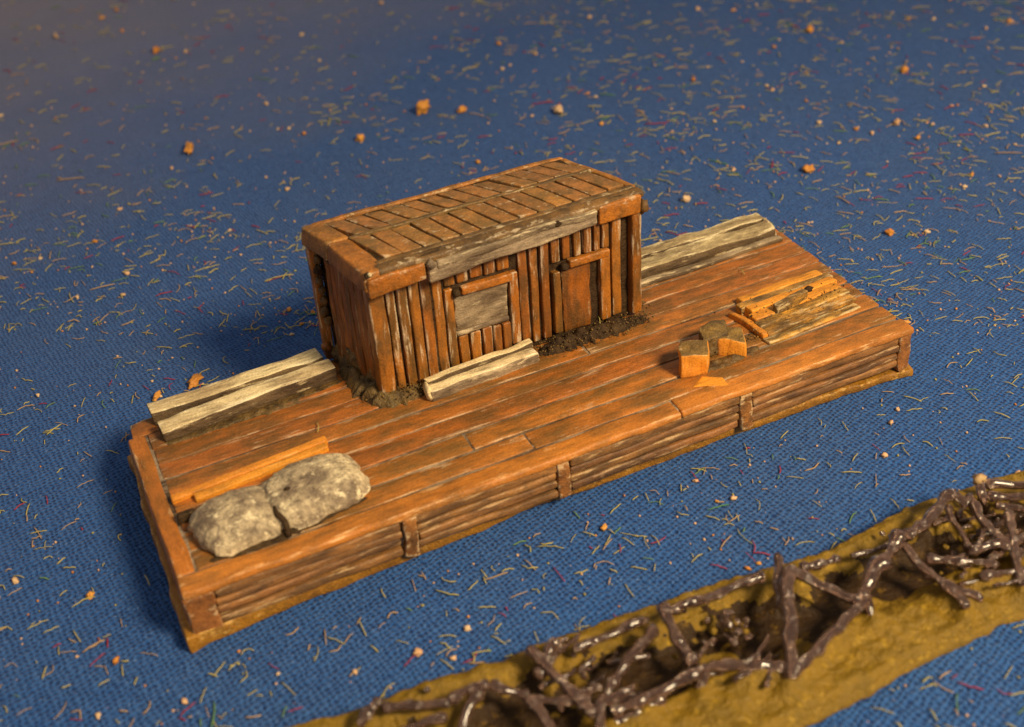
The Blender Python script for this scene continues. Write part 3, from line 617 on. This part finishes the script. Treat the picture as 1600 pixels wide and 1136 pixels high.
P_((1356, 928), (1364, 975), .36, .2, .04); P_((1505, 940), (1512, 985), .28, .14, .03)
P_((1575, 800), (1600, 920), .45, .25, .05); P_((1330, 870), (1400, 850), .3, .3, .03)
P_((868, 1000), (838, 1060), .42, .3, .05); P_((1150, 1010), (1120, 960), .2, .2, .03)
PW = []
for a, b_, z0, z1, r, sag in POLES: PW.append((at(*a, z0), at(*b_, z1), r*1.25))
def seg_d(p, a, b_):
    a = a.xy; b_ = b_.xy; t = max(0, min(1, (p-a).dot(b_-a)/max(1e-6, (b_-a).length_squared))); return (p-(a+(b_-a)*t)).length
def build_strip():
    nx, ny = 330, 74; V = []; mi = []; F = []
    from mathutils import Vector as Ve
    PP = [(x[0].xy, x[1].xy) for x in PW]
    rows = []
    for i in range(nx+1):
        x = -.7+12.6*i/nx
        u = pl(UP, x)+.025*noise.noise(Ve((x*6, 2, 0))); l = pl(LO, x)+.03*noise.noise(Ve((x*5, 6, 0)))
        for k in range(ny+1):
            t = k/ny; tt = min(max((t-.03)/.94, 0), 1)
            y = lerp(u, l, tt); xx = x+.04*noise.noise(Ve((x*3, y*3, 9)))
            dmin = min(seg_d(Ve((xx, y)), Ve((*a, 0)), Ve((*b_, 0))) for a, b_ in PP) if 0 < t < 1 else 9
            tro = math.exp(-((tt-.40)/.20)**2)
            h = .17+.08*noise.noise(Ve((xx*1.3, y*1.3, 2)))+.05*noise.noise(Ve((xx*3.6, y*3.6, 7)))+.030*noise.noise(Ve((xx*9, y*9, 3)))+.03*abs(noise.noise(Ve((xx*5, y*5, 13))))
            h += .05*math.exp(-((tt-.1)/.07)**2)+.03*math.exp(-((tt-.72)/.12)**2)
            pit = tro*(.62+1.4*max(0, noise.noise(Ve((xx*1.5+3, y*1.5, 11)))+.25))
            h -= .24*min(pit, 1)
            h += .10*math.exp(-(dmin/.10)**2)
            e = min(tt, 1-tt); h = max(h, .035)*min(1, .35+e/.05)
            if k in (0, ny): h = -.03
            V.append((xx, y, h)); rows.append(min(pit, 1))
    for i in range(nx):
        for k in range(ny):
            a = i*(ny+1)+k; F.append((a, a+1, a+ny+2, a+ny+1)); pv = (rows[a]+rows[a+1]+rows[a+ny+2]+rows[a+ny+1])/4
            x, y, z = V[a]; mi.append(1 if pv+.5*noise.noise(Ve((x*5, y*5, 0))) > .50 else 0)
    F = [tuple(reversed(f)) for f in F]
    F = [tuple(reversed(f)) for f in F]
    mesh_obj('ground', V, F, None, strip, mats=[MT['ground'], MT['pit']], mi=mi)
build_strip()
rp = random.Random(11)
for a, b_, r in PW:
    n = max(10, int((b_-a).length/.05)); pts = []
    sd = Vector((rp.random()*90, 0, 0)); L = (b_-a).length
    for i in range(n+1):
        t = i/n; p = a.lerp(b_, t); p = p+noise.noise_vector(p*2.2+sd)*.05*math.sin(math.pi*t); pts.append(p)
    V, F = tube_data(pts, [r*(.82+.12*noise.noise(Vector((i*.4, sd.x, 0)))+.22*(1 if i in (0, 1, n-1) else 0)) * (.75 if i in (0, n) else 1) for i in range(n+1)], 12, .75, 7)
    mesh_obj('pole', V, F, MT['bark'], strip)
# twigs, pebbles and the pale cut stake
def twig(a, b_, r, mat='bark'):
    pts = [a.lerp(b_, i/6)+Vector((rp.uniform(-.02, .02), rp.uniform(-.02, .02), rp.uniform(-.01, .01))) for i in range(7)]
    V, F = tube_data(pts, r, 7, .6, 9); mesh_obj('twig', V, F, MT[mat], strip)
for _ in range(64):
    px, py = rp.choice([(rp.uniform(1440, 1640), rp.uniform(800, 915)), (rp.uniform(1500, 1660), rp.uniform(770, 900)), (rp.uniform(840, 960), rp.uniform(1020, 1110)), (rp.uniform(1060, 1230), rp.uniform(1035, 1075))])
    a = at(px, py, .22+rp.random()*.16); an = rp.uniform(-.4, .6); L = rp.uniform(.15, .5)
    twig(a, a+Vector((math.cos(an)*L, math.sin(an)*L, rp.uniform(-.06, .06))), rp.uniform(.016, .032))
o = knob('stake_top', *at(1531, 748, .58), .075, 'pole_end', strip, (1, .8, .9), .8); V, F = tube_data([at(1531, 748, .58), at(1534, 775, .45), at(1537, 800, .2)], [.06, .05, .05], 10, .4); mesh_obj('stake', V, F, MT['bark'], strip)
for _ in range(70):
    px, py = rp.choice([(rp.uniform(1440, 1600), rp.uniform(790, 900)), (rp.uniform(830, 1250), 0), (rp.uniform(1130, 1170), rp.uniform(960, 1000)), (rp.uniform(560, 1400), 0)])
    if py == 0: py = lerp(1105, 850, (px-600)/800)+rp.uniform(-60, 75)
    p = at(px, py, .22); yy = (p.y-pl(UP, p.x))/(pl(LO, p.x)-pl(UP, p.x))
    if not .08 < yy < .9: continue
    knob('pebble', p.x, p.y, .16+rp.random()*.16, rp.uniform(.018, .045), rp.choice(['bark', 'bark', 'bark', 'ground']), strip, (1, 1, .8), .5)

# ---------------------------------------------------------------- loose flock fibres and crumbs on the cloth
def in_strip(x, y, m=.05): return -.9 < x < 12.5 and pl(LO, x)-m < y < pl(UP, x)+m
def in_raft(x, y, m=.12): return -.1-m < x < 10.3+m and -.15-m < y < 3.55+m
def cz(x, y):
    z = .08*noise.noise(Vector((x*.35, y*.3, 0))) + .018*noise.noise(Vector((x*1.3, y*1.1, 4)))
    dx = max(0, -.3-x, x-10.5); dy = max(0, -.4-y, y-3.8); return z*min(1, math.hypot(dx, dy)/1.6)-.035
def fibre_geo(rnd, L, r):
    curv = rnd.choice([rnd.uniform(-.12, .12), rnd.uniform(-.2, .2), rnd.uniform(-.3, .3), rnd.uniform(-.7, .7), rnd.uniform(-1.9, 1.9)]); a = 0; p = Vector((0, 0, r)); pts = [p.copy()]; n = 6
    kink = rnd.choice([0, 0, 0, 0, 0, rnd.uniform(-1.2, 1.2)])
    for i in range(n):
        a += curv/n + (kink if i == 3 else 0); p = p+Vector((math.cos(a), math.sin(a), 0))*L/n; p.z = r*1.1+.02*math.sin(math.pi*(i+1)/n)*rnd.random(); pts.append(p.copy())
    c = sum(pts, Vector())/len(pts); pts = [q-Vector((c.x, c.y, 0)) for q in pts]
    return tube_data(pts, [r*.7]+[r]*(n-1)+[r*.6], 5, .2, 20)
def rnd_pos(rnd, top=-30):
    while True:
        px, py = rnd.uniform(-260, 1860), rnd.uniform(top, 1330)
        if px < 700 and py < 330 and rnd.random() < .5: continue
        if py > 520 and rnd.random() < .72: continue
        p = at(px, py, 0)
        if rnd.random() > .38+1.3*max(0, noise.noise(Vector((p.x*.6, p.y*.6, 33)))+.10): continue
        if in_strip(p.x, p.y) or in_raft(p.x, p.y): continue
        return p
protos = {}
rf = random.Random(21)
for kind in ('tan', 'brown', 'green', 'red'):
    ms = []
    for i in range(14):
        V, F = fibre_geo(rf, rf.uniform(.11, .36), rf.uniform(.0055, .009)*(1.3 if kind == 'red' else 1))
        me = bpy.data.meshes.new('flock_fibre'); me.from_pydata([tuple(v) for v in V], [], F); me.polygons.foreach_set('use_smooth', [True]*len(me.polygons)); me.materials.append(MT['fib_'+kind]); ms.append(me)
        c0 = sum(V[:5], Vector())/5; c1 = sum(V[-5:], Vector())/5; ln = sum(((sum(V[5*q+5:5*q+10], Vector())-sum(V[5*q:5*q+5], Vector()))/5).length for q in range(6)); me['bend'] = (c1-c0).length/ln
    protos[kind] = ms
FL = {'tan': 'short curved tan flock fibre lying loose on the blue cloth', 'brown': 'short brown flock fibre lying loose on the blue cloth', 'green': 'short green flock fibre lying loose on the blue cloth', 'red': 'short magenta red flock fibre lying loose on the blue cloth'}
for kind, n in (('tan', 170), ('brown', 85), ('green', 28), ('red', 17)):
    for i in range(n):
        p = rnd_pos(rf, 120)
        o = bpy.data.objects.new('flock_fibre', rf.choice(protos[kind])); COL.objects.link(o)
        o.location = (p.x, p.y, cz(p.x, p.y)+.012); o.rotation_euler = (0, 0, rf.uniform(0, 6.28))
        k = rf.uniform(.75, 1.25)*max(1, 1+.05*((p-CP).dot(CF)-15)); o.scale = (k, k, max(1, k*.8))
        tag(o, FL[kind], 'fibre', 'loose %s flock fibres on the cloth' % {'red': 'magenta red'}.get(kind, kind))
def zone(x, y):
    if in_strip(x, y, .3) or (y < -3 and x > 3): return 'beside the ochre pole strip'
    if y < -.1: return 'in front of the raft' if x < 10.3 else 'right of the raft'
    if x < 0: return 'left of the raft'
    if x > 10.3 and y < 6: return 'right of the raft'
    if y > 15: return 'near the far edge of the picture'
    return 'just behind the raft' if y < 7 else 'well behind the raft'
for o in [q for q in COL.objects if q.name.startswith('flock_fibre')]:
    b_ = o.data['bend']; sh = 'straight' if b_ > .985 else ('slightly curved' if b_ > .9 else 'hooked'); sz = 'short' if max(v.co.length for v in o.data.vertices)*2*o.scale.x < .22 else 'long'
    cl = o['group'].split()[1] if o['group'].split()[1] != 'magenta' else 'magenta red'
    o['label'] = '%s %s %s flock fibre on the cloth %s' % (sz, sh, cl, zone(o.location.x, o.location.y))
def stuff_fibres(n, seed):
    rnd = random.Random(seed); V = []; F = []; MI = []
    for _ in range(n):
        p = rnd_pos(rnd, -40); kk = max(1, 1+.05*((p-CP).dot(CF)-15)); v, f = fibre_geo(rnd, rnd.uniform(.05, .25)*kk, rnd.uniform(.004, .0075)*kk); a = rnd.uniform(0, 6.28); c, s = math.cos(a), math.sin(a); z = cz(p.x, p.y)+.01; nv = len(V)
        V += [(p.x+q.x*c-q.y*s, p.y+q.x*s+q.y*c, z+q.z) for q in v]; F += [tuple(i+nv for i in g) for g in f]; MI += [rnd.choice([0, 0, 0, 0, 0, 1, 1, 1, 2, 3])]*len(f)
    o = mesh_obj('flock_litter', V, F, None, origin=(5, 5, 0), mats=[MT['fib_tan'], MT['fib_brown'], MT['fib_green'], MT['fib_red']], mi=MI); tag(o, 'countless finer flock fibres littering the blue cloth', 'flock', kind='stuff')
stuff_fibres(4400, 3)
def stuff_crumbs(n, seed):
    rnd = random.Random(seed); V = []; F = []; MI = []
    base = [(1, 0, 0), (-1, 0, 0), (0, 1, 0), (0, -1, 0), (0, 0, 1), (0, 0, -.4)]; bf = [(0, 2, 4), (2, 1, 4), (1, 3, 4), (3, 0, 4), (2, 0, 5), (1, 2, 5), (3, 1, 5), (0, 3, 5)]
    for _ in range(n):
        p = rnd_pos(rnd, -40); kk = max(1, 1+.05*((p-CP).dot(CF)-15)); r = rnd.uniform(.007, .024)*kk; nv = len(V); c = Vector((p.x, p.y, cz(p.x, p.y)+r*.3))
        for b_ in base: V.append(c+Vector(b_)*r*rnd.uniform(.5, 1.4))
        F += [tuple(i+nv for i in f) for f in bf]; MI += [rnd.choice([0, 0, 1, 2])]*8
    o = mesh_obj('crumb_litter', V, F, None, origin=(5, 5, 0), mats=[MT['crumb_pale'], MT['crumb_orange'], MT['fib_tan']], mi=MI); tag(o, 'fine pale and orange dust crumbs littering the blue cloth', 'dust', kind='stuff')
stuff_crumbs(2200, 17)
def crumb_mesh(seed, r, mat, sq=(1, 1, .75), amp=.5, n=10, m=6):
    V = []; F = []; sd = Vector((seed*3.3, 1, 2))
    for i in range(m+1):
        for k in range(n):
            th = math.pi*i/m; ph = 2*math.pi*k/n; d = Vector((math.sin(th)*math.cos(ph), math.sin(th)*math.sin(ph), math.cos(th)))
            q = d*r*(1+amp*noise.noise(d*1.6+sd)+amp*.5*noise.noise(d*4+sd)); V.append((q.x*sq[0], q.y*sq[1], q.z*sq[2]+r*.55))
    for i in range(m):
        for k in range(n): F.append((i*n+k, (i+1)*n+k, (i+1)*n+(k+1) % n, i*n+(k+1) % n))
    me = bpy.data.meshes.new('crumb'); me.from_pydata(V, [], F); me.polygons.foreach_set('use_smooth', [True]*len(me.polygons)); me.materials.append(MT[mat]); return me
cm = {'pale': [crumb_mesh(i, .034+.004*(i % 4), 'crumb_pale', (1.2, .8, .7), .9) for i in range(8)], 'orange': [crumb_mesh(20+i, .036+.005*(i % 4), 'crumb_orange', (1.2, .8, .7), .9) for i in range(8)]}
CL = {'pale': 'tiny pale pinkish crumb lying loose on the blue cloth', 'orange': 'tiny orange crumb lying loose on the blue cloth'}
for kind, n in (('pale', 200), ('orange', 80)):
    for i in range(n):
        p = rnd_pos(rf, -20); o = bpy.data.objects.new('crumb', rf.choice(cm[kind])); COL.objects.link(o)
        o.location = (p.x, p.y, cz(p.x, p.y)+.004); o.rotation_euler = (0, 0, rf.uniform(0, 6.28)); k = rf.uniform(.3, .95)*max(1, 1+.045*((p-CP).dot(CF)-15)); o.scale = (k, k, k)
        tag(o, CL[kind].replace('lying loose on the blue cloth', 'on the cloth '+zone(p.x, p.y)).replace('tiny', 'tiny' if k < .8 else 'small'), 'crumb', 'tiny %s crumbs on the cloth' % kind)
BIG = [(661, 173, .26, 'orange', (1, .6, .7), 'largest brown orange crumb on the cloth behind the cabin roof', .2),
       (722, 174, .13, 'orange', (1.2, .7, .6), 'orange crumb just right of the largest one behind the cabin', 0),
       (873, 174, .17, 'pale', (1.4, .7, .7), 'pale tan chip on the cloth above the right half of the cabin', .6),
       (244, 79, .16, 'orange', (1.5, .6, .6), 'long reddish orange crumb near the top left corner', .7),
       (88, 59, .14, 'pale', (1.9, .45, .5), 'whitish sliver near the top left corner', 1.1),
       (296, 234, .20, 'orange', (1.9, .5, .5), 'crooked long orange shaving on the cloth upper left', .8),
       (563, 218, .12, 'orange', (.9, .9, .9), 'dark olive crumb on the cloth left of the cabin roof peak', 0),
       (1263, 266, .13, 'orange', (1, 1, .8), 'golden crumb on the cloth above the right hand timbers', 0),
       (1390, 362, .085, 'orange', (1, 1, .8), 'round orange crumb on the cloth right of the timbers', 0),
       (1266, 48, .13, 'orange', (1.3, .8, .7), 'orange crumb near the top edge right of the middle', 0),
       (1413, 110, .11, 'orange', (1.2, .8, .7), 'reddish crumb in the upper right of the cloth', 0),
       (1402, 190, .11, 'pale', (1.6, .6, .6), 'flat cream flake in the upper right of the cloth', .1),
       (1072, 310, .10, 'pale', (1.2, .8, .7), 'cream flake on the cloth right of the cabin roof', 0),
       (305, 598, .11, 'orange', (1.7, .9, .6), 'larger orange crumb against the back of the left timbers', .4),
       (246, 622, .08, 'orange', (1.8, .6, .6), 'smaller orange crumb at the left end of the left timbers', .4),
       (140, 928, .05, 'orange', (1, 1, .8), 'round yellow orange crumb on the cloth front left', 0),
       (1382, 712, .045, 'pale', (1, 1, .8), 'round tan crumb on the cloth right of the raft', 0),
       (652, 1019, .055, 'pale', (1, 1, .8), 'round cream crumb in front of the raft above the brown poles', 0)]
for i, (px, py, r, kd, sq, lab, rz) in enumerate(BIG):
    p = at(px, py, 0); o = bpy.data.objects.new('crumb', crumb_mesh(50+i, r*.8, 'crumb_'+kd, sq, .8, 16, 10)); COL.objects.link(o)
    o.location = (p.x, p.y, cz(p.x, p.y)); o.rotation_euler = (0, 0, rz+.5); tag(o, lab, 'crumb')
# a few fibres that landed on the raft
for i, (px, py, z, kd, rz, lab) in enumerate([(1160, 425, HD+.03, 'tan', 1.3, 'curled yellow fibre lying on the deck right of the cabin'), (935, 497, HD+.14, 'tan', 1.0, 'yellow fibre standing in the mud below the cabin door'), (497, 668, HD+.02, 'tan', .9, 'thin fibre on the deck in front of the left timbers')]):
    p = at(px, py, z); o = bpy.data.objects.new('flock_fibre', protos[kd][i*3+1]); COL.objects.link(o); o.location = p; o.rotation_euler = (0, 0, rz); tag(o, lab, 'fibre')
